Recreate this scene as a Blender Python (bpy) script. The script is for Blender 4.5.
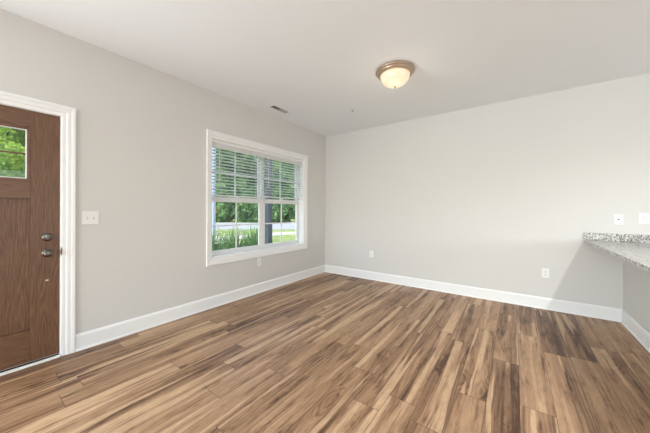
import bpy, bmesh, math, random
from mathutils import Vector, Matrix, noise
for o in list(bpy.data.objects): bpy.data.objects.remove(o)
S = bpy.context.scene
COL = S.collection
PI = math.pi

# ------------------------------------------------------------------ camera
F_PX, YAW, ROLL = 264.75, 0.6227, 0.0037
cam_data = bpy.data.cameras.new('camera'); cam = bpy.data.objects.new('camera', cam_data); COL.objects.link(cam)
cam_data.sensor_width = 36; cam_data.sensor_fit = 'HORIZONTAL'
cam_data.lens = F_PX / 650 * 36
cam_data.shift_y = -(216.5 - 210.46) / 650
cam_data.clip_start = 0.05; cam_data.clip_end = 300
fw = Vector((-math.sin(YAW), math.cos(YAW), 0)); rt = Vector((math.cos(YAW), math.sin(YAW), 0)); up = Vector((0, 0, 1))
rt2 = rt * math.cos(ROLL) + up * math.sin(ROLL); up2 = up * math.cos(ROLL) - rt * math.sin(ROLL)
m = Matrix((rt2, up2, -fw)).transposed().to_4x4()
m.translation = Vector((3.1255, -4.363, 1.241))
cam.matrix_world = m
S.camera = cam

# ------------------------------------------------------------------ colour management
S.view_settings.view_transform = 'Standard'; S.view_settings.look = 'None'
S.view_settings.gamma = 1; S.view_settings.use_curve_mapping = False
S.view_settings.exposure = 0.12

# ------------------------------------------------------------------ world, sun, fill lights
W = bpy.data.worlds.new('sky'); S.world = W; W.use_nodes = True
nt = W.node_tree; bg = nt.nodes['Background']
sky = nt.nodes.new('ShaderNodeTexSky'); sky.sky_type = 'NISHITA'; sky.sun_disc = False
sky.sun_elevation = math.radians(52); sky.sun_rotation = math.radians(160); sky.air_density = 1.0; sky.dust_density = 2.0
nt.links.new(sky.outputs[0], bg.inputs[0]); bg.inputs[1].default_value = 0.62

def light(name, kind, loc, energy, color=(1, 1, 1), direction=None, **kw):
    d = bpy.data.lights.new(name, kind); d.energy = energy; d.color = color
    for k, v in kw.items(): setattr(d, k, v)
    o = bpy.data.objects.new(name, d); COL.objects.link(o); o.location = loc
    if direction: o.rotation_euler = Vector(direction).to_track_quat('-Z', 'Y').to_euler()
    return o
light('sun', 'SUN', (0, 0, 20), 4.6, (1.0, .96, .88), (-.34, .62, -.72), angle=.012)
# area lights added as fill at made-up openings behind and beside the camera
light('rear_fill', 'AREA', (3.9, -12.2, 1.25), 220, (.86, .945, 1.0), (-.2, 1, .65), shape='RECTANGLE', size=6, size_y=2.2)
light('kitchen_fill', 'AREA', (8.7, -4.0, 1.5), 102, (.86, .945, 1.0), (-1, .3, .8), shape='RECTANGLE', size=3.6, size_y=1.5)
light('side_fill', 'AREA', (-.3, -6.4, 1.3), 220, (.86, .945, 1.0), (1, .95, .25), shape='RECTANGLE', size=2.0, size_y=1.9)
light('kitchen_downlight', 'SPOT', (4.475, -3.1, 2.68), 195, (.95, .96, .95), (0, .35, -1), shadow_soft_size=.03, spot_size=2.15, spot_blend=.9)

# ------------------------------------------------------------------ helpers
def tag(o, label=None, cat=None, group=None, kind=None):
    if label: o['label'] = label
    if cat: o['category'] = cat
    if group: o['group'] = group
    if kind: o['kind'] = kind
    return o
def empty(name, loc, label, cat, group=None, kind=None, rot=(0, 0, 0)):
    o = bpy.data.objects.new(name, None); COL.objects.link(o); o.location = loc; o.rotation_euler = rot
    o.empty_display_size = .05
    return tag(o, label, cat, group, kind)
def obj(name, bm, mat, parent=None, smooth=False, bevel=0, loc=None):
    bmesh.ops.recalc_face_normals(bm, faces=bm.faces)
    me = bpy.data.meshes.new(name); bm.to_mesh(me); bm.free()
    if smooth:
        for p in me.polygons: p.use_smooth = True
    mats = mat if isinstance(mat, (list, tuple)) else [mat]
    for q in mats: me.materials.append(q)
    o = bpy.data.objects.new(name, me); COL.objects.link(o)
    if loc: o.location = loc
    if parent: o.parent = parent
    if bevel:
        b = o.modifiers.new('bevel', 'BEVEL'); b.width = bevel; b.segments = 2; b.limit_method = 'ANGLE'
    return o
def box(bm, x0, x1, y0, y1, z0, z1, mi=0):
    v = [bm.verts.new((x, y, z)) for x in (x0, x1) for y in (y0, y1) for z in (z0, z1)]
    for f in ((0, 1, 3, 2), (4, 6, 7, 5), (0, 4, 5, 1), (2, 3, 7, 6), (0, 2, 6, 4), (1, 5, 7, 3)):
        bm.faces.new([v[i] for i in f]).material_index = mi
    return v
def B(*a):
    bm = bmesh.new(); box(bm, *a); return bm
def lathe(bm, prof, n=40, M=Matrix(), mi=0):
    """prof: list of (r, h) revolved about local Z, then transformed by M"""
    rings = []
    for r, h in prof:
        if r < 1e-6: rings.append([bm.verts.new(M @ Vector((0, 0, h)))])
        else: rings.append([bm.verts.new(M @ Vector((r * math.cos(2 * PI * k / n), r * math.sin(2 * PI * k / n), h))) for k in range(n)])
    for a, b in zip(rings, rings[1:]):
        for k in range(n):
            k2 = (k + 1) % n
            if len(a) == 1 and len(b) == 1: continue
            if len(a) == 1: f = bm.faces.new((a[0], b[k], b[k2]))
            elif len(b) == 1: f = bm.faces.new((a[k], b[0], a[k2]))
            else: f = bm.faces.new((a[k], b[k], b[k2], a[k2]))
            f.material_index = mi
def extrude_profile(bm, prof, p0, p1, out, cap=True):
    """prof: (offset from the wall, height) swept straight from p0 to p1; out: unit vector away from the wall"""
    p0, p1, out = Vector(p0), Vector(p1), Vector(out)
    r = [[bm.verts.new(p + out * a + Vector((0, 0, h))) for a, h in prof] for p in (p0, p1)]
    n = len(prof)
    for k in range(n): bm.faces.new((r[0][k], r[0][(k + 1) % n], r[1][(k + 1) % n], r[1][k]))
    if cap: bm.faces.new(r[0]); bm.faces.new(r[1][::-1])
def casing(bm, y0, y1, z0, z1, prof, closed=True, left=1.0):
    """mitred casing round an opening in the wall x = 0; prof: (outward, thickness)"""
    cor = [(y0, z0, -left, -1), (y0, z1, -left, 1), (y1, z1, 1, 1), (y1, z0, 1, -1)]
    if not closed: cor = [(y0, z0, -1, 0), (y0, z1, -1, 1), (y1, z1, 1, 1), (y1, z0, 1, 0)]
    rings = [[bm.verts.new((t, y + a * w, z + b * w)) for w, t in prof] for y, z, a, b in cor]
    n = len(prof); pairs = list(zip(rings, rings[1:]))
    if closed: pairs.append((rings[-1], rings[0]))
    for a, b in pairs:
        for k in range(n): bm.faces.new((a[k], a[(k + 1) % n], b[(k + 1) % n], b[k]))
    if not closed: bm.faces.new(rings[0]); bm.faces.new(rings[-1][::-1])
def copy_tree(o, parent=None):
    c = o.copy(); COL.objects.link(c); c.parent = parent
    for ch in list(o.children): copy_tree(ch, c)
    return c

# ------------------------------------------------------------------ materials
class N:
    def __init__(s, name, rough=.5, spec=.5, metal=0, color=None):
        s.m = bpy.data.materials.new(name); s.m.use_nodes = True; s.t = s.m.node_tree
        s.b = s.t.nodes['Principled BSDF']; s.out = s.t.nodes['Material Output']
        s.b.inputs['Roughness'].default_value = rough; s.b.inputs['Specular IOR Level'].default_value = spec
        s.b.inputs['Metallic'].default_value = metal
        if color: s.b.inputs['Base Color'].default_value = (*color, 1)
        s._co = None
    def n(s, typ, **kw):
        x = s.t.nodes.new(typ)
        for k, v in kw.items(): setattr(x, k, v)
        return x
    def put(s, sock, v):
        if isinstance(v, bpy.types.NodeSocket): s.t.links.new(v, sock)
        elif v is not None: sock.default_value = v
    def co(s):
        if not s._co: s._co = s.n('ShaderNodeTexCoord').outputs['Object']
        return s._co
    def mt(s, op, a, b=None, c=None):
        x = s.n('ShaderNodeMath', operation=op)
        for i, v in enumerate((a, b, c)): s.put(x.inputs[i], v)
        return x.outputs[0]
    def sep(s, v):
        x = s.n('ShaderNodeSeparateXYZ'); s.put(x.inputs[0], v); return x.outputs
    def xyz(s, a, b, c):
        x = s.n('ShaderNodeCombineXYZ')
        for i, v in enumerate((a, b, c)): s.put(x.inputs[i], v)
        return x.outputs[0]
    def noise(s, v, scale=1, detail=3, rough=.5, dist=0):
        x = s.n('ShaderNodeTexNoise'); s.put(x.inputs['Vector'], v)
        x.inputs['Scale'].default_value = scale; x.inputs['Detail'].default_value = detail
        x.inputs['Roughness'].default_value = rough; x.inputs['Distortion'].default_value = dist
        return x.outputs['Fac']
    def white(s, v):
        x = s.n('ShaderNodeTexWhiteNoise', noise_dimensions='3D'); s.put(x.inputs['Vector'], v); return x.outputs
    def ramp(s, f, stops, interp='LINEAR'):
        x = s.n('ShaderNodeValToRGB'); s.put(x.inputs[0], f); e = x.color_ramp.elements; x.color_ramp.interpolation = interp
        while len(e) < len(stops): e.new(.5)
        for q, (p, c) in zip(e, stops): q.position = p; q.color = (*c, 1) if isinstance(c, tuple) else (c, c, c, 1)
        return x.outputs[0]
    def mix(s, f, a, b, mode='MIX'):
        x = s.n('ShaderNodeMix', data_type='RGBA', blend_type=mode); s.put(x.inputs[0], f)
        s.put(x.inputs[6], a if not isinstance(a, tuple) else (*a, 1)); s.put(x.inputs[7], b if not isinstance(b, tuple) else (*b, 1))
        return x.outputs[2]
    def vscale(s, v, x, y, z):
        q = s.n('ShaderNodeMapping'); s.put(q.inputs[0], v); q.inputs['Scale'].default_value = (x, y, z); return q.outputs[0]
    def col(s, v): s.put(s.b.inputs['Base Color'], v); return s
    def bump(s, h, strength=.2, dist=.002):
        x = s.n('ShaderNodeBump'); x.inputs['Strength'].default_value = strength; x.inputs['Distance'].default_value = dist
        s.put(x.inputs['Height'], h); s.t.links.new(x.outputs[0], s.b.inputs['Normal']); return s

def painted(name, c, rough=.6, var=.012, bump=.05, scale=60):
    q = N(name, rough, .3)
    f = q.noise(q.co(), 2.5, 3)
    q.col(q.mix(f, tuple(x * (1 - var) for x in c), tuple(x * (1 + var) for x in c)))
    if bump: q.bump(q.noise(q.co(), scale, 2), bump, .001)
    return q.m
M = {}
M['wall'] = painted('warm_gray_wall_paint', (.68, .665, .635), .75)
M['ceiling'] = painted('flat_white_ceiling_paint', (.89, .915, .93), .9)
M['trim'] = painted('white_trim_paint', (.87, .87, .86), .35, .006, .0)
M['vinyl'] = painted('white_vinyl', (.80, .795, .78), .3, .006, 0)
M['plastic'] = painted('white_plastic_plate', (.85, .845, .82), .3, .005, 0)
def slat_mat():
    q = N('white_blind_slat', .4, .3, 0, (.90, .90, .89)); tl = q.n('ShaderNodeBsdfTranslucent'); tl.inputs[0].default_value = (.9, .9, .88, 1)
    mx = q.n('ShaderNodeMixShader'); mx.inputs[0].default_value = .38
    q.t.links.new(q.b.outputs[0], mx.inputs[1]); q.t.links.new(tl.outputs[0], mx.inputs[2]); q.t.links.new(mx.outputs[0], q.out.inputs[0]); return q.m
M['slat'] = slat_mat()
M['slot'] = painted('dark_slot', (.05, .045, .04), .5, .0, 0)
M['grey_slot'] = painted('gray_toggle', (.50, .49, .47), .4, .0, 0)
M['cord'] = painted('white_cord', (.75, .74, .71), .8, .01, 0)
M['vent'] = painted('gray_register_metal', (.50, .49, .47), .5, .01, 0)
M['vent_dark'] = painted('duct_interior', (.07, .065, .06), .8, .01, 0)
M['nickel'] = N('antique_nickel', .28, .5, 1, (.17, .15, .13)).m
M['bronze'] = N('dark_strike_metal', .4, .5, 1, (.16, .13, .11)).m
M['steel'] = N('threshold_metal', .35, .5, 1, (.45, .42, .38)).m
M['lamp_metal'] = N('brushed_bronze_nickel', .38, .5, .75, (.48, .37, .28)).m
M['rubber'] = N('dark_weatherstrip', .8, .2, 0, (.03, .025, .02)).m
M['slate'] = painted('slate_gray_post_paint', (.045, .056, .07), .6, .02, 0)
M['pale_post'] = painted('pale_blue_post_paint', (.27, .34, .43), .6, .02, 0)
M['orange'] = painted('orange_ring', (.62, .25, .05), .5, .02, 0)

def glass():
    q = N('window_glass'); t = q.t; t.nodes.remove(q.b)
    tr = q.n('ShaderNodeBsdfTransparent'); tr.inputs[0].default_value = (.95, .97, .96, 1)
    gl = q.n('ShaderNodeBsdfGlossy'); gl.inputs['Roughness'].default_value = .02
    lw = q.n('ShaderNodeLayerWeight'); lw.inputs[0].default_value = .5
    fr = q.n('ShaderNodeMath', operation='MULTIPLY_ADD'); q.put(fr.inputs[0], q.mt('POWER', lw.outputs['Facing'], 5)); fr.inputs[1].default_value = .9; fr.inputs[2].default_value = .03
    mx = q.n('ShaderNodeMixShader'); t.links.new(fr.outputs[0], mx.inputs[0]); t.links.new(tr.outputs[0], mx.inputs[1]); t.links.new(gl.outputs[0], mx.inputs[2])
    t.links.new(mx.outputs[0], q.out.inputs[0]); return q.m
M['glass'] = glass()

def lamp_glass():
    q = N('alabaster_glass_lit', .35, .4)
    f = q.noise(q.co(), 16, 4, .6, 1.2)
    c = q.ramp(f, [(.3, (1.0, .66, .36)), (.55, (1.0, .80, .54)), (.75, (1, .92, .74))])
    q.col((.5, .44, .34, 1)); q.put(q.b.inputs['Emission Color'], c); q.b.inputs['Emission Strength'].default_value = .60
    return q.m
M['lamp_glass'] = lamp_glass()

def floor_mat():
    q = N('walnut_plank_floor', .42, .32)
    X, Y, Z = q.sep(q.co())
    PW, PL = .178, 1.22
    px = q.mt('DIVIDE', q.mt('ADD', X, .05), PW); row = q.mt('FLOOR', px); fx = q.mt('FRACT', px)
    off = q.white(q.xyz(row, 3.3, 0))[0]
    py = q.mt('ADD', q.mt('DIVIDE', Y, PL), q.mt('MULTIPLY', off, 7.0)); idx = q.mt('FLOOR', py); fy = q.mt('FRACT', py)
    wn = q.white(q.xyz(row, idx, 1.7)); r1, r2, r3 = q.sep(wn[1])
    sx = q.mt('ADD', X, q.mt('MULTIPLY', r1, 37)); sy = q.mt('ADD', Y, q.mt('MULTIPLY', r2, 53)); sz = q.mt('MULTIPLY', r3, 9)
    # slow warp so the grain meanders
    warp = q.mt('SUBTRACT', q.noise(q.xyz(q.mt('MULTIPLY', sx, 4), q.mt('MULTIPLY', sy, 1.5), sz), 1, 3), .5)
    wx = q.mt('ADD', sx, q.mt('MULTIPLY', warp, .045))
    # broad heartwood / sapwood streaks
    broad = q.noise(q.xyz(q.mt('MULTIPLY', wx, 12), q.mt('MULTIPLY', sy, .45), sz), 1, 2, .45)
    mid = q.noise(q.xyz(q.mt('MULTIPLY', wx, 42), q.mt('MULTIPLY', sy, .8), sz), 1, 3, .55)
    fine = q.noise(q.xyz(q.mt('MULTIPLY', wx, 210), q.mt('MULTIPLY', sy, 5), sz), 1, 3, .6)
    # knots pull contour rings round themselves
    vo = q.n('ShaderNodeTexVoronoi', feature='F1'); q.put(vo.inputs['Vector'], q.xyz(q.mt('MULTIPLY', sx, 3.4), q.mt('MULTIPLY', sy, 1.35), sz)); vo.inputs['Scale'].default_value = 1
    kd = vo.outputs['Distance']
    knot = q.n('ShaderNodeMapRange'); q.put(knot.inputs[0], kd); knot.inputs[1].default_value = .05; knot.inputs[2].default_value = .26; knot.inputs[3].default_value = 1; knot.inputs[4].default_value = 0
    kn = knot.outputs[0]
    cont = q.mt('ADD', q.mt('MULTIPLY', broad, 8), q.mt('MULTIPLY', kn, 2.2))
    rings = q.mt('POWER', q.mt('ADD', q.mt('MULTIPLY', q.mt('SINE', q.mt('MULTIPLY', cont, 6.283)), .5), .5), .4)
    mott = q.noise(q.xyz(q.mt('MULTIPLY', wx, 48), q.mt('MULTIPLY', sy, 10), sz), 1, 5, .72)
    dark = q.noise(q.xyz(q.mt('MULTIPLY', wx, 17), q.mt('MULTIPLY', sy, 3.2), q.mt('ADD', sz, 5)), 1, 5, .68)
    sap = q.noise(q.xyz(q.mt('MULTIPLY', wx, 13), q.mt('MULTIPLY', sy, .5), q.mt('ADD', sz, 11)), 1, 2, .4)
    heart = q.mt('ADD', q.mt('MULTIPLY', broad, .9), q.mt('MULTIPLY', mid, .45))
    heart = q.mt('ADD', heart, q.mt('MULTIPLY', q.mt('SUBTRACT', r3, .5), .26))
    heart = q.mt('SUBTRACT', heart, q.mt('MULTIPLY', q.mt('MAXIMUM', q.mt('SUBTRACT', dark, .52), 0), 1.8))
    heart = q.mt('SUBTRACT', heart, q.mt('MULTIPLY', kn, .16))
    heart = q.mt('ADD', heart, q.mt('MULTIPLY', q.mt('SUBTRACT', rings, .62), .19))
    c = q.ramp(heart, [(.30, (.088, .042, .022)), (.46, (.19, .104, .058)), (.62, (.315, .186, .106)), (.80, (.43, .268, .158)), (.95, (.50, .325, .20))])
    sp_ = q.mt('ADD', sap, q.mt('MULTIPLY', q.mt('SUBTRACT', mid, .5), .22))
    sm = q.ramp(sp_, [(.565, 0.), (.60, .75), (.72, 1.)])
    c = q.mix(q.mt('MULTIPLY', sm, .85), c, (.66, .455, .285))
    g = q.mt('ADD', .30, q.mt('ADD', q.mt('MULTIPLY', mott, .85), q.mt('MULTIPLY', fine, .50)))
    c = q.mix(1.0, c, q.xyz(q.mt('MULTIPLY', g, .97), q.mt('MULTIPLY', g, .94), q.mt('MULTIPLY', g, .90)), 'MULTIPLY')
    # seams
    ex = q.mt('MINIMUM', fx, q.mt('SUBTRACT', 1, fx)); ey = q.mt('MINIMUM', fy, q.mt('SUBTRACT', 1, fy))
    d = q.mt('MINIMUM', q.mt('MULTIPLY', ex, PW), q.mt('MULTIPLY', ey, PL))
    seam = q.n('ShaderNodeMapRange'); q.put(seam.inputs[0], d); seam.inputs[1].default_value = .0006; seam.inputs[2].default_value = .0028; seam.inputs[3].default_value = 0; seam.inputs[4].default_value = 1
    q.col(q.mix(seam.outputs[0], (.12, .07, .04), c))
    q.put(q.b.inputs['Roughness'], q.mt('ADD', .36, q.mt('MULTIPLY', fine, .12)))
    q.bump(q.mt('ADD', q.mt('MULTIPLY', fine, .25), seam.outputs[0]), .25, .0012)
    return q.m
M['floor'] = floor_mat()

def wood(name, axis):
    q = N(name, .42, .45)
    X, Y, Z = q.sep(q.co())
    a, b = (Z, Y) if axis == 'z' else (Y, Z)      # grain runs along a
    w = q.mt('SUBTRACT', q.noise(q.xyz(q.mt('MULTIPLY', a, 1.6), q.mt('MULTIPLY', b, 5), 2.2), 1, 2), .5)
    bb = q.mt('ADD', b, q.mt('MULTIPLY', w, .05))
    br = q.noise(q.xyz(q.mt('MULTIPLY', a, .7), q.mt('MULTIPLY', bb, 12), 4), 1, 2)
    rg = q.mt('ADD', q.mt('MULTIPLY', q.mt('SINE', q.mt('MULTIPLY', br, 110)), .5), .5)
    fi = q.noise(q.xyz(q.mt('MULTIPLY', a, 9), q.mt('MULTIPLY', bb, 260), 1), 1, 3, .6)
    v = q.mt('ADD', q.mt('MULTIPLY', rg, .17), q.mt('MULTIPLY', fi, .83))
    q.col(q.ramp(v, [(.28, (.085, .036, .018)), (.5, (.150, .070, .034)), (.72, (.21, .112, .058))]))
    q.bump(v, .12, .001); return q.m
M['door_v'] = wood('stained_oak_vertical', 'z'); M['door_h'] = wood('stained_oak_horizontal', 'y')

def granite():
    q = N('speckled_granite', .18, .5)
    n1 = q.noise(q.co(), 70, 4, .7); n2 = q.noise(q.vscale(q.co(), 1, 1.2, 1), 150, 3, .6)
    vo = q.n('ShaderNodeTexVoronoi', feature='F1'); q.put(vo.inputs['Vector'], q.co()); vo.inputs['Scale'].default_value = 120
    w = q.white(vo.outputs['Position'])[0]
    base = q.ramp(n1, [(.40, (.25, .235, .22)), (.5, (.45, .435, .41)), (.60, (.70, .69, .67))])
    c = q.mix(q.ramp(w, [(.80, 0.), (.83, 1.)]), base, (.09, .08, .075))
    c = q.mix(q.ramp(n2, [(.62, 0.), (.66, 1.)]), c, (.22, .16, .13))
    q.col(c); return q.m
M['granite'] = granite()

def ground(name, stops, scale, rough=.95, bump=.5):
    q = N(name, rough, .1); f = q.noise(q.co(), scale, 5, .65)
    q.col(q.ramp(f, stops)); q.bump(f, bump, .03); return q.m
M['grass'] = ground('lawn_grass', [(.3, (.09, .15, .035)), (.5, (.19, .24, .08)), (.7, (.36, .34, .17))], 1.6)
M['asphalt'] = ground('road_asphalt', [(.3, (.24, .245, .265)), (.7, (.31, .315, .335))], 3, bump=.1)
M['concrete'] = ground('pale_concrete', [(.3, (.40, .37, .33)), (.7, (.50, .46, .41))], 3, bump=.1)
M['mulch'] = ground('brown_mulch', [(.35, (.07, .04, .025)), (.65, (.2, .13, .08))], 25)
M['bark'] = ground('tree_bark', [(.35, (.07, .05, .035)), (.65, (.2, .15, .11))], 9)
def foliage(name, dark, light_, scale=1.1):
    q = N(name, .6, .25)
    oi = q.n('ShaderNodeObjectInfo')
    f = q.noise(q.co(), scale, 4, .7); c = q.ramp(f, [(.35, dark), (.65, light_)])
    q.col(c)
    tl = q.n('ShaderNodeBsdfTranslucent'); q.put(tl.inputs[0], c)
    mx = q.n('ShaderNodeMixShader'); mx.inputs[0].default_value = .35
    q.t.links.new(q.b.outputs[0], mx.inputs[1]); q.t.links.new(tl.outputs[0], mx.inputs[2]); q.t.links.new(mx.outputs[0], q.out.inputs[0])
    return q.m
M['leaf_deep'] = foliage('deep_green_leaves', (.016, .065, .028), (.20, .36, .13), 1.3)
M['leaf_bright'] = foliage('bright_green_leaves', (.06, .15, .02), (.33, .46, .06), 2.2)
M['strap'] = foliage('strap_leaves', (.035, .13, .035), (.32, .50, .17), 9)
M['petal'] = painted('pale_petals', (.6, .54, .50), .6, .03, 0)

# ------------------------------------------------------------------ room shell
H = 2.74; BX = 8.4; RY = -12.0
WIN = (-2.474, -.68, .63, 2.155); DOOR = (-4.79, -3.847, 0, 2.03)
bm = bmesh.new(); v = [bm.verts.new(p) for p in ((-.17, RY - .15, 0), (BX + .15, RY - .15, 0), (BX + .15, .15, 0), (-.17, .15, 0))]
bm.faces.new(v)
r = bmesh.ops.extrude_face_region(bm, geom=bm.faces[:]); bmesh.ops.translate(bm, vec=(0, 0, -.12), verts=[g for g in r['geom'] if isinstance(g, bmesh.types.BMVert)])
tag(obj('floor', bm, M['floor']), 'brown and tan wood plank floor with wavy grain', 'floor', kind='structure')
tag(obj('ceiling', B(-.17, BX + .15, RY - .15, .15, H, H + .15), M['ceiling']), 'flat white ceiling', 'ceiling', kind='structure')

def wall_grid(name, fixed, a_range, z_range, holes, axis, mat, label):
    """wall made of blocks round its openings; axis 'x': slab between fixed[0]..fixed[1] in x, running along y"""
    As = sorted({a_range[0], a_range[1], *[h[0] for h in holes], *[h[1] for h in holes]})
    bm = bmesh.new()
    for a0, a1 in zip(As, As[1:]):
        zs = [z_range[0]]; hs = sorted([h for h in holes if h[0] <= a0 and h[1] >= a1], key=lambda h: h[2])
        cur = z_range[0]
        for h in hs:
            if h[2] > cur: _b(bm, axis, fixed, a0, a1, cur, h[2])
            cur = h[3]
        if cur < z_range[1]: _b(bm, axis, fixed, a0, a1, cur, z_range[1])
    bmesh.ops.remove_doubles(bm, verts=bm.verts, dist=1e-5)
    return tag(obj(name, bm, mat), label, 'wall', kind='structure')
def _b(bm, axis, fx, a0, a1, z0, z1):
    if axis == 'x': box(bm, fx[0], fx[1], a0, a1, z0, z1)
    else: box(bm, a0, a1, fx[0], fx[1], z0, z1)
wall_grid('wall_left', (-.17, 0), (RY, 0), (0, H), [WIN, DOOR, (-7.4, -5.4, .35, 2.25)], 'x', M['wall'], 'warm gray painted wall with the window and entry door')  # last opening is added behind the camera for the side fill light
wall_grid('wall_back', (0, .15), (-.17, BX), (0, H), [], 'y', M['wall'], 'long blank warm gray wall at the far end')
wall_grid('wall_right', (BX, BX + .15), (RY, .15), (0, H), [(-5.8, -2.2, .7, 2.35)], 'x', M['wall'], 'far kitchen wall outside the picture')  # unseen opening added to let the kitchen fill light in
wall_grid('wall_front', (RY - .15, RY), (-.17, BX + .15), (0, H), [(.9, 6.9, .05, 2.5)], 'y', M['wall'], 'wall behind the camera with a wide opening added for fill light')  # opening made up for the rear fill light
KX = 4.1115; KL = -2.6; KH = .872
tag(obj('wall_knee', B(KX, KX + .115, KL, 0, 0, KH), M['wall']), 'low gray half wall under the granite counter', 'wall', kind='structure')

BBH = .146
prof = [(0, 0), (.022, 0), (.0215, .006), (.019, .013), (.0145, .018), (.0145, BBH - .022), (.012, BBH - .012), (.008, BBH - .006), (.006, BBH), (0, BBH)]
bm = bmesh.new(); extrude_profile(bm, prof, (0, -3.755, 0), (0, -.0005, 0), (1, 0, 0)); extrude_profile(bm, prof, (0, RY, 0), (0, -4.885, 0), (1, 0, 0))
tag(obj('baseboard_left', bm, M['trim']), 'tall white baseboard along the window wall', 'baseboard', kind='structure')
bm = bmesh.new(); extrude_profile(bm, prof, (.0005, 0, 0), (KX - .0005, 0, 0), (0, -1, 0))
tag(obj('baseboard_back', bm, M['trim']), 'tall white baseboard along the blank far wall', 'baseboard', kind='structure')
bm = bmesh.new(); extrude_profile(bm, prof, (KX, -.0005, 0), (KX, KL, 0), (-1, 0, 0))
tag(obj('baseboard_right', bm, M['trim']), 'white baseboard on the half wall below the counter', 'baseboard', kind='structure')

CP = [(0, -.001), (0, .009), (.004, .0115), (.012, .0125), (.030, .0125), (.036, .0165), (.046, .0175), (.062, .0175), (.070, .0205), (.086, .0215), (.091, .019), (.0915, -.001)]
bm = bmesh.new(); casing(bm, *WIN, CP, left=.80)
tag(obj('trim_1', bm, M['trim']), 'white moulded casing around the double window', 'trim', kind='structure')
bm = bmesh.new(); casing(bm, *DOOR, CP, closed=False)
tag(obj('trim_2', bm, M['trim']), 'white moulded casing around the front door', 'trim', kind='structure')
# white jamb liners of the window opening
y0, y1, z0, z1 = WIN
bm = bmesh.new()
box(bm, -.168, .001, y0, y0 + .006, z0, z1); box(bm, -.168, .001, y1 - .006, y1, z0, z1)
box(bm, -.168, .001, y0 + .006, y1 - .006, z0, z0 + .014); box(bm, -.168, .001, y0 + .006, y1 - .006, z1 - .006, z1)
box(bm, -.1, -.022, y0 + .006, y1 - .006, z1 - .044, z1 - .006)
tag(obj('trim_3', bm, M['trim']), 'white jamb lining inside the window opening', 'trim', kind='structure')

# ------------------------------------------------------------------ windows
MC = -1.5575
def make_window(n, ya, yb, side):
    root = empty('window_%d' % n, (-.135, (ya + yb) / 2, z0 + .014), 'white single-hung window with divided panes, %s half of the pair' % side, 'window', kind='structure')
    L = root.location
    def part(name, bm, mat, par=root, **k):
        off = L if par is root else Vector((0, 0, 0))
        bmesh.ops.translate(bm, vec=-L, verts=bm.verts)
        return obj(name, bm, mat, par, **k)
    zb, zt = z0 + .014, z1 - .006
    bm = bmesh.new()      # outer vinyl frame
    box(bm, -.168, -.100, ya, ya + .028, zb, zt); box(bm, -.168, -.100, yb - .028, yb, zb, zt)
    box(bm, -.168, -.100, ya + .028, yb - .028, zb, zb + .026); box(bm, -.168, -.100, ya + .028, yb - .028, zt - .03, zt)
    part('window_frame', bm, M['vinyl'], bevel=.002)
    ga, gb = ya + (.056 if n == 2 else .037), yb - .056
    def sash(name, xa, xb, za, zc, gz0, gz1):
        bm = bmesh.new(); a, b = ya + .0285, yb - .0285
        box(bm, xa, xb, a, ga, za, zc); box(bm, xa, xb, gb, b, za, zc)
        box(bm, xa, xb, ga, gb, za, gz0); box(bm, xa, xb, ga, gb, gz1, zc)
        sh = part(name, bm, M['vinyl'], bevel=.002)
        bm = bmesh.new(); xm = (xa + xb) / 2; ym = (ga + gb) / 2; zm = (gz0 + gz1) / 2
        box(bm, xm - .006, xm + .006, ym - .009, ym + .009, gz0, gz1)
        box(bm, xm - .0055, xm + .0055, ga, ym - .009, zm - .009, zm + .009); box(bm, xm - .0055, xm + .0055, ym + .009, gb, zm - .009, zm + .009)
        part('muntin', bm, M['vinyl'], sh)
        part('pane', B(xm - .008, xm - .0065, ga, gb, gz0, gz1), M['glass'], sh)
    sash('lower_sash', -.134, -.106, zb + .0265, 1.418, .70, 1.352)
    sash('upper_sash', -.164, -.137, 1.36, zt - .0305, 1.42, zt - .062)
    bm = bmesh.new(); box(bm, -.128, -.110, (ya + yb) / 2 - .03, (ya + yb) / 2 + .03, 1.4185, 1.427); box(bm, -.124, -.108, (ya + yb) / 2 - .005, (ya + yb) / 2 + .03, 1.427, 1.433)
    part('sash_lock', bm, M['vinyl'], bevel=.001)
    return root
make_window(1, y0 + .0065, MC - .0005, 'left'); make_window(2, MC + .0005, y1 - .0065, 'right')

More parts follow.
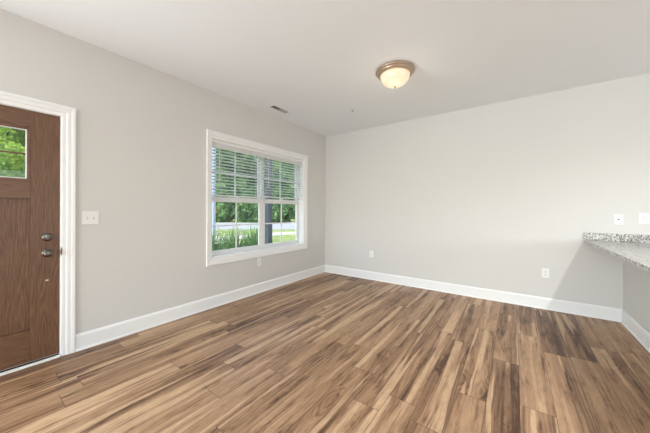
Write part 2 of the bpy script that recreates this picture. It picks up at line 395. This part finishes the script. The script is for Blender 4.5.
# ------------------------------------------------------------------ blinds
def make_blind(ya, yb, label, zbot, wand):
    root = empty('window_blind', (-.055, (ya + yb) / 2, z1 - .046), label, 'blind', 'raised white blinds in the double window')
    L = root.location
    def part(name, bm, mat, **k):
        bmesh.ops.translate(bm, vec=-L, verts=bm.verts); return obj(name, bm, mat, root, **k)
    zt = z1 - .046
    bm = bmesh.new(); box(bm, -.084, -.034, ya, yb, zt - .05, zt); part('head_rail', bm, M['slat'])
    bm = bmesh.new(); box(bm, -.032, -.026, ya - .002, yb + .002, zt - .062, zt); part('valance', bm, M['slat'], bevel=.0015)
    zs = zt - .088; sp = .0425; n = int((zs - zbot - .02) / sp)
    bm = bmesh.new()
    for k in range(n + 1):
        z = zs - k * sp; rows = []
        for j in range(5):
            t = j / 4 - .5; x = -.059 + t * .049; zz = z + .0035 * (1 - 4 * t * t) + t * .004
            rows.append([[bm.verts.new((x, y, zz + dz)) for dz in (-.0016, .0016)] for y in (ya, yb)])
        for a, b in zip(rows, rows[1:]):
            bm.faces.new((a[0][1], b[0][1], b[1][1], a[1][1])); bm.faces.new((a[0][0], a[1][0], b[1][0], b[0][0]))
        for rr in (rows[0], rows[-1]): bm.faces.new((rr[0][0], rr[0][1], rr[1][1], rr[1][0]))
    part('slats', bm, M['slat'])
    bm = bmesh.new(); box(bm, -.083, -.035, ya, yb, zbot - .008, zbot + .010); part('bottom_rail', bm, M['slat'], bevel=.002)
    for t in (.16, .84):
        bm = bmesh.new(); y = ya + (yb - ya) * t
        for x in (-.0855, -.0335): box(bm, x - .0008, x + .0008, y - .0012, y + .0012, zbot, zt - .05)
        part('ladder_cord', bm, M['cord'])
    bm = bmesh.new(); y = ya + wand
    lathe(bm, [(0, zt - .50), (.0045, zt - .495), (.004, zt - .06), (0, zt - .055)], 8, Matrix.Translation((-.022, y, 0)))
    part('tilt_wand', bm, M['cord'], smooth=True)
    return root
make_blind(y0 + .012, MC - .004, 'white slatted blind half lowered over left window half, lime tree tops behind', 1.432, .11)
make_blind(MC + .006, y1 - .012, 'white slatted blind half lowered over right window half, in front of the slate post', 1.450, .05)

# ------------------------------------------------------------------ front door
dr = empty('door_1', (-.03, -4.32, .022), 'brown stained wood front door with small divided window and recessed panels', 'door', kind='structure')
DL = dr.location
def dpart(name, bm, mat, par=dr, **k):
    bmesh.ops.translate(bm, vec=-DL, verts=bm.verts); return obj(name, bm, mat, par, **k)
da, db, dz0, dz1 = -4.768, -3.853, .024, 2.024; XF, XB = -.006, -.050
sL, sR = da + .165, db - .165; mz0, mz1 = 1.327, 1.462; br = .281; tz = 1.895
for a, b in ((sR, db), (da, sL)): dpart('stile', B(XB, XF, a, b, dz0, dz1), M['door_v'], bevel=.0012)
dpart('bottom_rail', B(XB, XF, sL, sR, dz0, br), M['door_h'], bevel=.0012)
dpart('lock_rail', B(XB, XF, sL, sR, mz0, mz1), M['door_h'], bevel=.0012)
dpart('top_rail', B(XB, XF, sL, sR, tz, dz1), M['door_h'], bevel=.0012)
dpart('mullion', B(XB, XF, (sL + sR) / 2 - .06, (sL + sR) / 2 + .06, br, mz0), M['door_v'], bevel=.0012)
for a, b in (((sL + sR) / 2 + .06, sR), (sL, (sL + sR) / 2 - .06)):
    bm = bmesh.new(); box(bm, XB + .006, XF - .020, a, b, br, mz0)
    dpart('recessed_panel', bm, M['door_v'])
# glazed light
bm = bmesh.new(); a, b, c, d = sL, sR, mz1, tz
for q in ((a, a + .020, c, d), (b - .020, b, c, d), (a + .020, b - .020, c, c + .022), (a + .020, b - .020, d - .022, d)): box(bm, XB + .004, XF - .004, *q)
dpart('glazing_bead', bm, M['door_h'], bevel=.002)
bm = bmesh.new(); a, b, c, d = sL + .020, sR - .020, mz1 + .022, tz - .022
for q in ((a, a + .006, c, d), (b - .006, b, c, d), (a + .006, b - .006, c, c + .006), (a + .006, b - .006, d - .006, d)): box(bm, -.033, -.017, *q)
pf = dpart('lite_frame', bm, M['vinyl'])
bm = bmesh.new(); ym1, ym2 = a + (b - a) / 3, a + (b - a) * 2 / 3; zm = (c + d) / 2
box(bm, -.031, -.019, a + .006, b - .006, zm - .006, zm + .006)
for ym in (ym1, ym2): box(bm, -.0305, -.0195, ym - .006, ym + .006, c + .006, zm - .006); box(bm, -.0305, -.0195, ym - .006, ym + .006, zm + .006, d - .006)
mo = dpart('muntin', bm, M['door_h'])
dpart('pane', B(-.0262, -.0244, a + .006, b - .006, c + .006, d - .006), M['glass'], pf)
RX = Matrix.Rotation(PI / 2, 4, 'Y')     # lathe axis -> +x
KY = -3.925
def rose(z, name, prof_):
    bm = bmesh.new(); lathe(bm, prof_, 32, Matrix.Translation((XF, KY, z)) @ RX); return dpart(name, bm, M['nickel'], smooth=True)
kb = rose(.881, 'door_knob', [(0, 0), (.034, 0), (.034, .004), (.029, .009), (.014, .012), (.011, .028), (.014, .034), (.024, .040), (.0285, .050), (.027, .060), (.019, .067), (.008, .070), (.0, .0705)])
rose(1.013, 'deadbolt', [(0, 0), (.034, 0), (.034, .005), (.030, .011), (.022, .016), (.018, .017), (0, .0175)])
bm = bmesh.new(); box(bm, XF + .0165, XF + .034, KY - .004, KY + .004, 1.013 - .017, 1.013 + .017); dpart('thumb_turn', bm, M['nickel'], bevel=.002)
dpart('sweep_strip', B(XF, XF + .004, da + .002, db - .002, .026, .031), M['steel'])
bm = bmesh.new(); box(bm, XF - .001, XF + .002, KY - .009, KY + .007, .654, .662); dpart('sticker', bm, M['plastic'])
dpart('door_sweep', B(XB + .004, XF + .003, da + .002, db - .002, .0142, .0238), M['rubber'])

fr = empty('trim_4', (-.085, -4.32, 0), 'white door jamb with dark latch strike and white threshold', 'trim', kind='structure')
bm = bmesh.new()
box(bm, -.168, .001, DOOR[1] - .0035, DOOR[1], 0, 2.03); box(bm, -.168, .001, DOOR[0], DOOR[0] + .018, 0, 2.03); box(bm, -.168, .001, DOOR[0] + .018, DOOR[1] - .0035, 2.0265, 2.03)
box(bm, -.10, -.053, DOOR[1] - .018, DOOR[1] - .0035, .02, 2.0); box(bm, -.10, -.053, DOOR[0] + .018, DOOR[0] + .032, .02, 2.0); box(bm, -.10, -.053, DOOR[0] + .018, DOOR[1] - .0035, 2.0, 2.0265)
bmesh.ops.translate(bm, vec=-fr.location, verts=bm.verts); obj('door_jamb', bm, M['trim'], fr)
bm = B(-.168, .024, DOOR[0] + .018, DOOR[1] - .0035, 0, .0135); bmesh.ops.translate(bm, vec=-fr.location, verts=bm.verts); obj('threshold', bm, M['trim'], fr, bevel=.003)
bm = bmesh.new(); lathe(bm, [(0, 0), (.010, 0), (.013, .002), (.012, .006), (0, .007)], 16, Matrix.Translation((.009, DOOR[1] + .003, .889)) @ RX @ Matrix.Diagonal((2.6, .35, 1, 1)))
bmesh.ops.translate(bm, vec=-fr.location, verts=bm.verts); obj('strike_plate', bm, M['bronze'], fr, smooth=True)

# ------------------------------------------------------------------ counter
ct = tag(obj('granite_countertop', B(3.79, 4.78, KL - .1, -.0005, KH, .905), M['granite'], bevel=.003), 'speckled gray and white granite bar top on the half wall', 'countertop')
bs = tag(obj('granite_backsplash', B(3.79, 4.78, -.021, -.0005, .9052, .990), M['granite'], bevel=.002), 'short speckled granite splash strip standing on the bar top against wall', 'backsplash')

# ------------------------------------------------------------------ outlets and switches
def plate_bm(w, h, t=.006):
    bm = bmesh.new(); box(bm, 0, t, -w / 2, w / 2, -h / 2, h / 2)
    ed = [e for e in bm.edges if all(abs(v.co.x - t) < 1e-6 for v in e.verts)]
    bmesh.ops.bevel(bm, geom=ed, offset=.003, segments=2, affect='EDGES'); return bm
def make_outlet(loc, rz, label):
    o = empty('power_outlet', loc, label, 'outlet', 'white duplex outlets on the walls', rot=(0, 0, rz))
    obj('cover_plate', plate_bm(.074, .118), M['plastic'], o)
    for s in (-1, 1):
        bm = bmesh.new(); box(bm, .006, .0078, -.017, .017, s * .0195 - .0145, s * .0195 + .0145); f = obj('receptacle', bm, M['plastic'], o, bevel=.001)
        bm = bmesh.new(); z = s * .0195
        box(bm, .0078, .0082, -.0080, -.0056, z - .002, z + .007); box(bm, .0078, .0082, .0056, .0080, z - .002, z + .007); box(bm, .0078, .0082, -.0025, .0025, z - .0105, z - .0055)
        obj('slots', bm, M['slot'], f)
    bm = bmesh.new(); lathe(bm, [(0, 0), (.003, 0), (.0025, .0012), (0, .0015)], 12, Matrix.Translation((.006, 0, 0)) @ RX); obj('screw', bm, M['grey_slot'], o)
    return o
RB = -PI / 2
o1 = make_outlet((0, -1.706, .462), 0, 'small white wall outlet directly below the window')
for loc, rz, lab in (((1.027, 0, .461), RB, 'white outlet low on the blank wall, nearest the room corner'),
                     ((3.441, 0, .457), RB, 'white outlet low on the blank wall, just left of the counter shadow')):
    c = copy_tree(o1); c.location = loc; c.rotation_euler = (0, 0, rz); c['label'] = lab

cj = empty('cable_jack', (4.074, 0, 1.151), 'square white wall plate with one small dark cable socket above counter', 'wall plate', rot=(0, 0, RB))
obj('cover_plate', plate_bm(.072, .112), M['plastic'], cj)
bm = bmesh.new(); lathe(bm, [(0, 0), (.0075, 0), (.0075, .003), (.005, .004), (.005, .010), (.0, .010)], 16, Matrix.Translation((.006, 0, 0)) @ RX); obj('socket', bm, M['slot'], cj, smooth=False)

def toggles(o, ys):
    for y in ys:
        bm = bmesh.new(); box(bm, .006, .0068, y - .005, y + .005, -.012, .012); f = obj('toggle_slot', bm, M['grey_slot'], o)
        bm = bmesh.new(); box(bm, .0068, .020, y - .0042, y + .0042, .001, .010); obj('toggle', bm, M['plastic'], f, bevel=.001)
lo = empty('light_switch', (0, -3.653, 1.167), 'wide white double switch plate beside the front door casing', 'light switch')
obj('cover_plate', plate_bm(.116, .118), M['plastic'], lo); toggles(lo, (-.023, .023))
wo = copy_tree(o1); wo.location = (4.262, 0, 1.167); wo.rotation_euler = (0, 0, RB)
wo['label'] = 'white outlet above the granite splash at the right picture edge'

# ------------------------------------------------------------------ ceiling fixtures
def make_lamp(loc, label):
    o = empty('ceiling_lamp', loc, label, 'ceiling lamp')
    bm = bmesh.new(); lathe(bm, [(0, 0), (.190, 0), (.200, -.010), (.203, -.022), (.196, -.030), (.188, -.032), (.186, -.040), (.178, -.052), (.168, -.058), (.150, -.058), (.146, -.050)], 56)
    obj('metal_rim', bm, M['lamp_metal'], o, smooth=True)
    bm = bmesh.new(); pr = [(.152 * math.cos(t), -.056 - .118 * math.sin(t)) for t in [k * PI / 2 / 14 for k in range(14)]] + [(0, -.174)]
    lathe(bm, pr, 56); obj('glass_bowl', bm, M['lamp_glass'], o, smooth=True)
    bm = bmesh.new(); lathe(bm, [(0, -.170), (.013, -.173), (.013, -.178), (.007, -.181), (.010, -.187), (.008, -.194), (0, -.198)], 20)
    obj('finial', bm, M['lamp_metal'], o, smooth=True)
    l = light('lamp_bulb', 'POINT', (0, 0, -.40), 1.6, (1, .88, .72), shadow_soft_size=.10); l.parent = o; return o
make_lamp((2.08, -1.635, H), 'round flush ceiling lamp with lit cream glass bowl and bronze rim')

vt = empty('ceiling_vent', (.288, -1.57, H), 'small gray rectangular air register on the ceiling above the window', 'vent')
bm = bmesh.new()
for q in ((-.055, .055, -.165, -.150), (-.055, .055, .150, .165), (-.055, -.040, -.150, .150), (.040, .055, -.150, .150)): box(bm, q[0], q[1], q[2], q[3], -.006, 0)
obj('frame', bm, M['plastic'], vt, bevel=.001)
obj('duct_opening', B(-.040, .040, -.150, .150, -.0015, -.0005), M['vent_dark'], vt)
bm = bmesh.new()
for k in range(13):
    y = -.140 + k * .0233; v = box(bm, -.040, .040, y - .001, y + .001, -.011, -.002)
    s = 1 if y > 0 else -1
    for w in v:
        if w.co.z < -.006: w.co.y += s * .008
box(bm, -.040, .040, -.004, .004, -.010, -.002)
obj('louvers', bm, M['vent'], vt)

sp = empty('sprinkler_head', (1.162, -.938, H), 'tiny gray metal sprinkler head on the ceiling', 'sprinkler')
bm = bmesh.new(); lathe(bm, [(0, 0), (.032, 0), (.030, -.004), (.016, -.006), (0, -.006)], 24); obj('escutcheon', bm, M['plastic'], sp, smooth=True)
bm = bmesh.new(); lathe(bm, [(0, -.006), (.010, -.007), (.008, -.018), (.004, -.020), (.004, -.028), (.016, -.030), (.016, -.032), (0, -.032)], 16); obj('deflector', bm, M['vent'], sp)

# ------------------------------------------------------------------ outside
GZ = -.45
C0 = Vector((3.1255, -4.363, 0))
def yard(side, depth): return C0 + fw * depth + rt * side     # metres to the side of / along the house axis seen through the window
def slab(name, pts, z, mat, label, cat, kind='structure'):
    bm = bmesh.new(); top = [bm.verts.new((p[0], p[1], z)) for p in pts]; bot = [bm.verts.new((p[0], p[1], z - .1)) for p in pts]
    bm.faces.new(top); bm.faces.new(bot[::-1]); n = len(pts)
    for k in range(n): bm.faces.new((top[k], bot[k], bot[(k + 1) % n], top[(k + 1) % n]))
    return tag(obj(name, bm, mat), label, cat, kind=kind)
slab('lawn', [(-.18, -40), (-.18, 70), (-90, 70), (-90, -40)], GZ, M['grass'], 'sunlit green and yellowish lawn outside the window', 'lawn')
def band(d0, d1, d2, d3): # near/far depth on the left and on the right end
    return [yard(-60, d0), yard(15, d1), yard(15, d3), yard(-60, d2)]
slab('road', band(20.5, 24.5, 33, 36), GZ + .02, M['asphalt'], 'pale gray road crossing behind the lawn', 'road')
slab('driveway', [yard(-12, 13.6), yard(-6.0, 14.2), yard(-4.0, 16.8), yard(-2.6, 18.6), yard(2, 20.2), yard(2, 21.4), yard(-3.4, 20.2), yard(-5.2, 18.0), yard(-7.0, 16.6), yard(-12, 16.2)], GZ + .03, M['concrete'], 'pale concrete path curving across the lawn', 'path')
slab('planting_bed', [(-.18, -2.6), (-.18, .3), (-1.7, .3), (-1.7, -2.6)], -.22, M['mulch'], 'brown mulch bed under the window', 'planting bed')

def post(name, x, y, w, mat, label):
    o = empty(name, (x, y, GZ + .005), label, 'post')
    bm = bmesh.new(); box(bm, -w / 2, w / 2, -w / 2, w / 2, .03, 3.2); obj('shaft', bm, mat, o, bevel=.004)
    bm = bmesh.new(); box(bm, -w / 2 - .02, w / 2 + .02, -w / 2 - .02, w / 2 + .02, 0, .2); obj('base', bm, mat, o, bevel=.006)
    return o
post('porch_post', -2.0, .30, .14, M['slate'], 'dark slate square porch post outside the right half of the window')
post('porch_post', -1.95, -1.250, .055, M['pale_post'], 'pale blue post at the left edge of the window view')
bm = bmesh.new(); R, r_ = .066, .013
g = [[bm.verts.new(((R + r_ * math.cos(b)) * math.cos(a), r_ * math.sin(b), (R + r_ * math.cos(b)) * math.sin(a))) for b in [k * PI / 4 for k in range(8)]] for a in [k * PI / 12 for k in range(24)]]
for i in range(24):
    for j in range(8): bm.faces.new((g[i][j], g[(i + 1) % 24][j], g[(i + 1) % 24][(j + 1) % 8], g[i][(j + 1) % 8]))
rg = obj('hanging_ring', bm, M['orange'], smooth=True, loc=(-2.0, -1.200, 1.245)); rg.rotation_euler = (0, 0, math.radians(90))
tag(rg, 'orange ring hanging on the pale post outside the window', 'ring')

def crown_mesh(seed, rx, rz, n, leaf, low=-.95):
    rnd = random.Random(seed); bm = bmesh.new()
    for k in range(n):
        u = Vector((rnd.gauss(0, 1), rnd.gauss(0, 1), rnd.gauss(0, 1))).normalized()
        lump = .82 + .42 * noise.noise(u * 2.6 + Vector((seed, 0, 0))) + .2 * noise.noise(u * 7)
        rr = lump * (1 - .16 * rnd.random() ** 2)
        p = Vector((u.x * rx * rr, u.y * rx * rr, max(low, u.z) * rz * rr))
        a = Vector((rnd.uniform(-1, 1), rnd.uniform(-1, 1), rnd.uniform(-.6, .6))).normalized() * leaf * rnd.uniform(.6, 1.2)
        b = a.cross(Vector((rnd.uniform(-1, 1), rnd.uniform(-1, 1), rnd.uniform(-1, 1)))).normalized() * leaf * .45
        bm.faces.new([bm.verts.new(p + q) for q in (-a, b, a, -b)])
    ic = bmesh.ops.create_icosphere(bm, subdivisions=4, radius=1)
    for v in ic['verts']:
        u = v.co.normalized(); lump = .82 + .42 * noise.noise(u * 2.6 + Vector((seed, 0, 0))) + .2 * noise.noise(u * 7)
        v.co = Vector((u.x * rx, u.y * rx, max(low, u.z) * rz)) * lump * .86
    me = bpy.data.meshes.new('crown'); bm.to_mesh(me); bm.free(); return me
def trunk_bm(h, r0):
    bm = bmesh.new(); lathe(bm, [(0, 0), (r0 * 1.4, 0), (r0, .3), (r0 * .8, h * .5), (r0 * .5, h), (0, h)], 12); return bm
CR = {}
def tree(name, p, rx, rz, zc, label, cat='tree', mat='leaf_deep', seed=1, n=5200, leaf=.22, rot=0, group=None):
    o = empty(name, (p[0], p[1], GZ), label, cat, group, rot=(0, 0, rot))
    k = (seed, mat, n)
    if k not in CR: CR[k] = crown_mesh(seed, 1, 1, n, leaf / rx); CR[k].materials.append(M[mat])
    c = bpy.data.objects.new('crown', CR[k]); COL.objects.link(c); c.parent = o; c.location = (0, 0, zc); c.scale = (rx, rx, rz)
    obj('trunk', trunk_bm(zc, .05 * rx + .02), M['bark'], o, smooth=True)
    return o
# hedge line right behind the road, taller trees further back
far = [(-27, 52, 8.0, 8.5, 'just left of the window view, beyond the road'), (-17.5, 52, 8.0, 8.6, 'in the middle of the left window half'), (-8, 52, 7.8, 8.4, 'rising behind the slate porch post and right panes'), (1.5, 53, 8.0, 8.5, 'just right of the window view, beyond the road'),
       (-24, 64, 12, 12.5, 'tall one at the back, behind the left window edge'), (-12.5, 64, 12, 12.5, 'tall one at the back, behind the window mullion'), (-1, 64, 10.5, 11, 'tall one at the back, right of the window view')]
for i, (s_, d_, zc, rz, l_) in enumerate(far):
    tree('leafy_tree', yard(s_, d_), 4.6 if i < 4 else 5.4, rz, zc, 'leafy green tree ' + l_, seed=1 + i % 4, n=9000, leaf=.26, rot=i * 1.7, group='trees beyond the road')
hp = [(-22.0, 37.6), (-18.2, 37.2), (-14.4, 37.6), (-10.6, 37.3), (-6.8, 37.6), (-3.0, 38.0)]
hl = ['left of the pale post', 'seen in the left column of panes', 'seen in the second column of panes', 'behind the window mullion', 'seen beside the slate post', 'seen in the right column of panes']
for i, ((s_, d_), l_) in enumerate(zip(hp, hl)):
    tree('roadside_shrub', yard(s_, d_), 1.95, 2.7 + .3 * (i % 2), 2.1, 'bushy green shrub along the road, ' + l_, 'shrub', seed=5 + i % 2, n=5200, rot=i * 1.3, group='shrubs along the road')
# sunlit evergreens seen through the door's small window
tree('evergreen_shrub', (-9.0, -3.4), 2.2, 3.0, 2.7, 'bright yellow-green evergreen seen through the door window, right side', 'shrub', 'leaf_bright', 7, 22000, .075)
tree('evergreen_shrub', (-9.6, -8.6), 2.2, 3.2, 2.9, 'bright yellow-green evergreen outside the door, left of the first', 'shrub', 'leaf_bright', 7, 22000, .075, rot=2)
tree('evergreen_shrub', (-13.2, -2.2), 2.2, 3.3, 3.0, 'bright yellow-green evergreen outside the door, behind the first', 'shrub', 'leaf_bright', 7, 22000, .075, rot=4)

def clump(x, y, h, seed, label, flowers=False):
    rnd = random.Random(seed)
    o = empty('strap_leaf_plant', (x, y, -.22), label, 'plant', 'strap-leaf plants under the window')
    bm = bmesh.new()
    for k in range(210):
        az = rnd.uniform(0, 2 * PI); ln = h * rnd.uniform(.55, 1.1); lean = rnd.uniform(.05, .24); w = rnd.uniform(.010, .021)
        d = Vector((math.cos(az), math.sin(az), 0)); sd = Vector((-d.y, d.x, 0)); p = d * rnd.uniform(0, .10); prev = None
        for j in range(8):
            t = j / 7; bend = lean * (.25 + 1.5 * t * t)
            q = p + d * (bend * ln * t * .62) + Vector((0, 0, ln * t * math.cos(bend * t * .9)))
            ww = w * (1 - t ** 3) + .0008
            cur = [bm.verts.new(q + sd * ww), bm.verts.new(q - d * ww * .35), bm.verts.new(q - sd * ww)]
            if prev:
                for a in (0, 1): bm.faces.new((prev[a], cur[a], cur[a + 1], prev[a + 1]))
            prev = cur
    lf = obj('leaves', bm, M['strap'], o)
    if flowers:
        bm = bmesh.new()
        for k in range(11):
            az = rnd.uniform(0, 2 * PI); rr = rnd.uniform(.03, .26); z = h * rnd.uniform(.85, 1.12); c = Vector((math.cos(az) * rr, math.sin(az) * rr, z))
            for j in range(6):
                a = j * PI / 3; e = Vector((math.cos(a), math.sin(a), .5)) * .045; s2 = Vector((-math.sin(a), math.cos(a), 0)) * .014
                bm.faces.new([bm.verts.new(c + q) for q in (Vector((0, 0, 0)), e * .55 + s2, e, e * .55 - s2)])
        obj('blossoms', bm, M['petal'], o)
spots = [(-.85, -1.92, 1.0), (-1.35, -1.66, 1.08), (-.85, -1.50, 1.0), (-1.35, -1.20, 1.1), (-.85, -1.08, 1.0), (-1.32, -.76, 1.12)]
pl = ['at the left end of the row', 'second from the left', 'third from the left', 'third from the right', 'second from the right', 'tallest one at the right end']
for i, ((x, y, h), l_) in enumerate(zip(spots, pl)):
    clump(x, y, h, 20 + i, 'green strap-leaf plant under the window, ' + l_, flowers=i in (0, 1, 2))
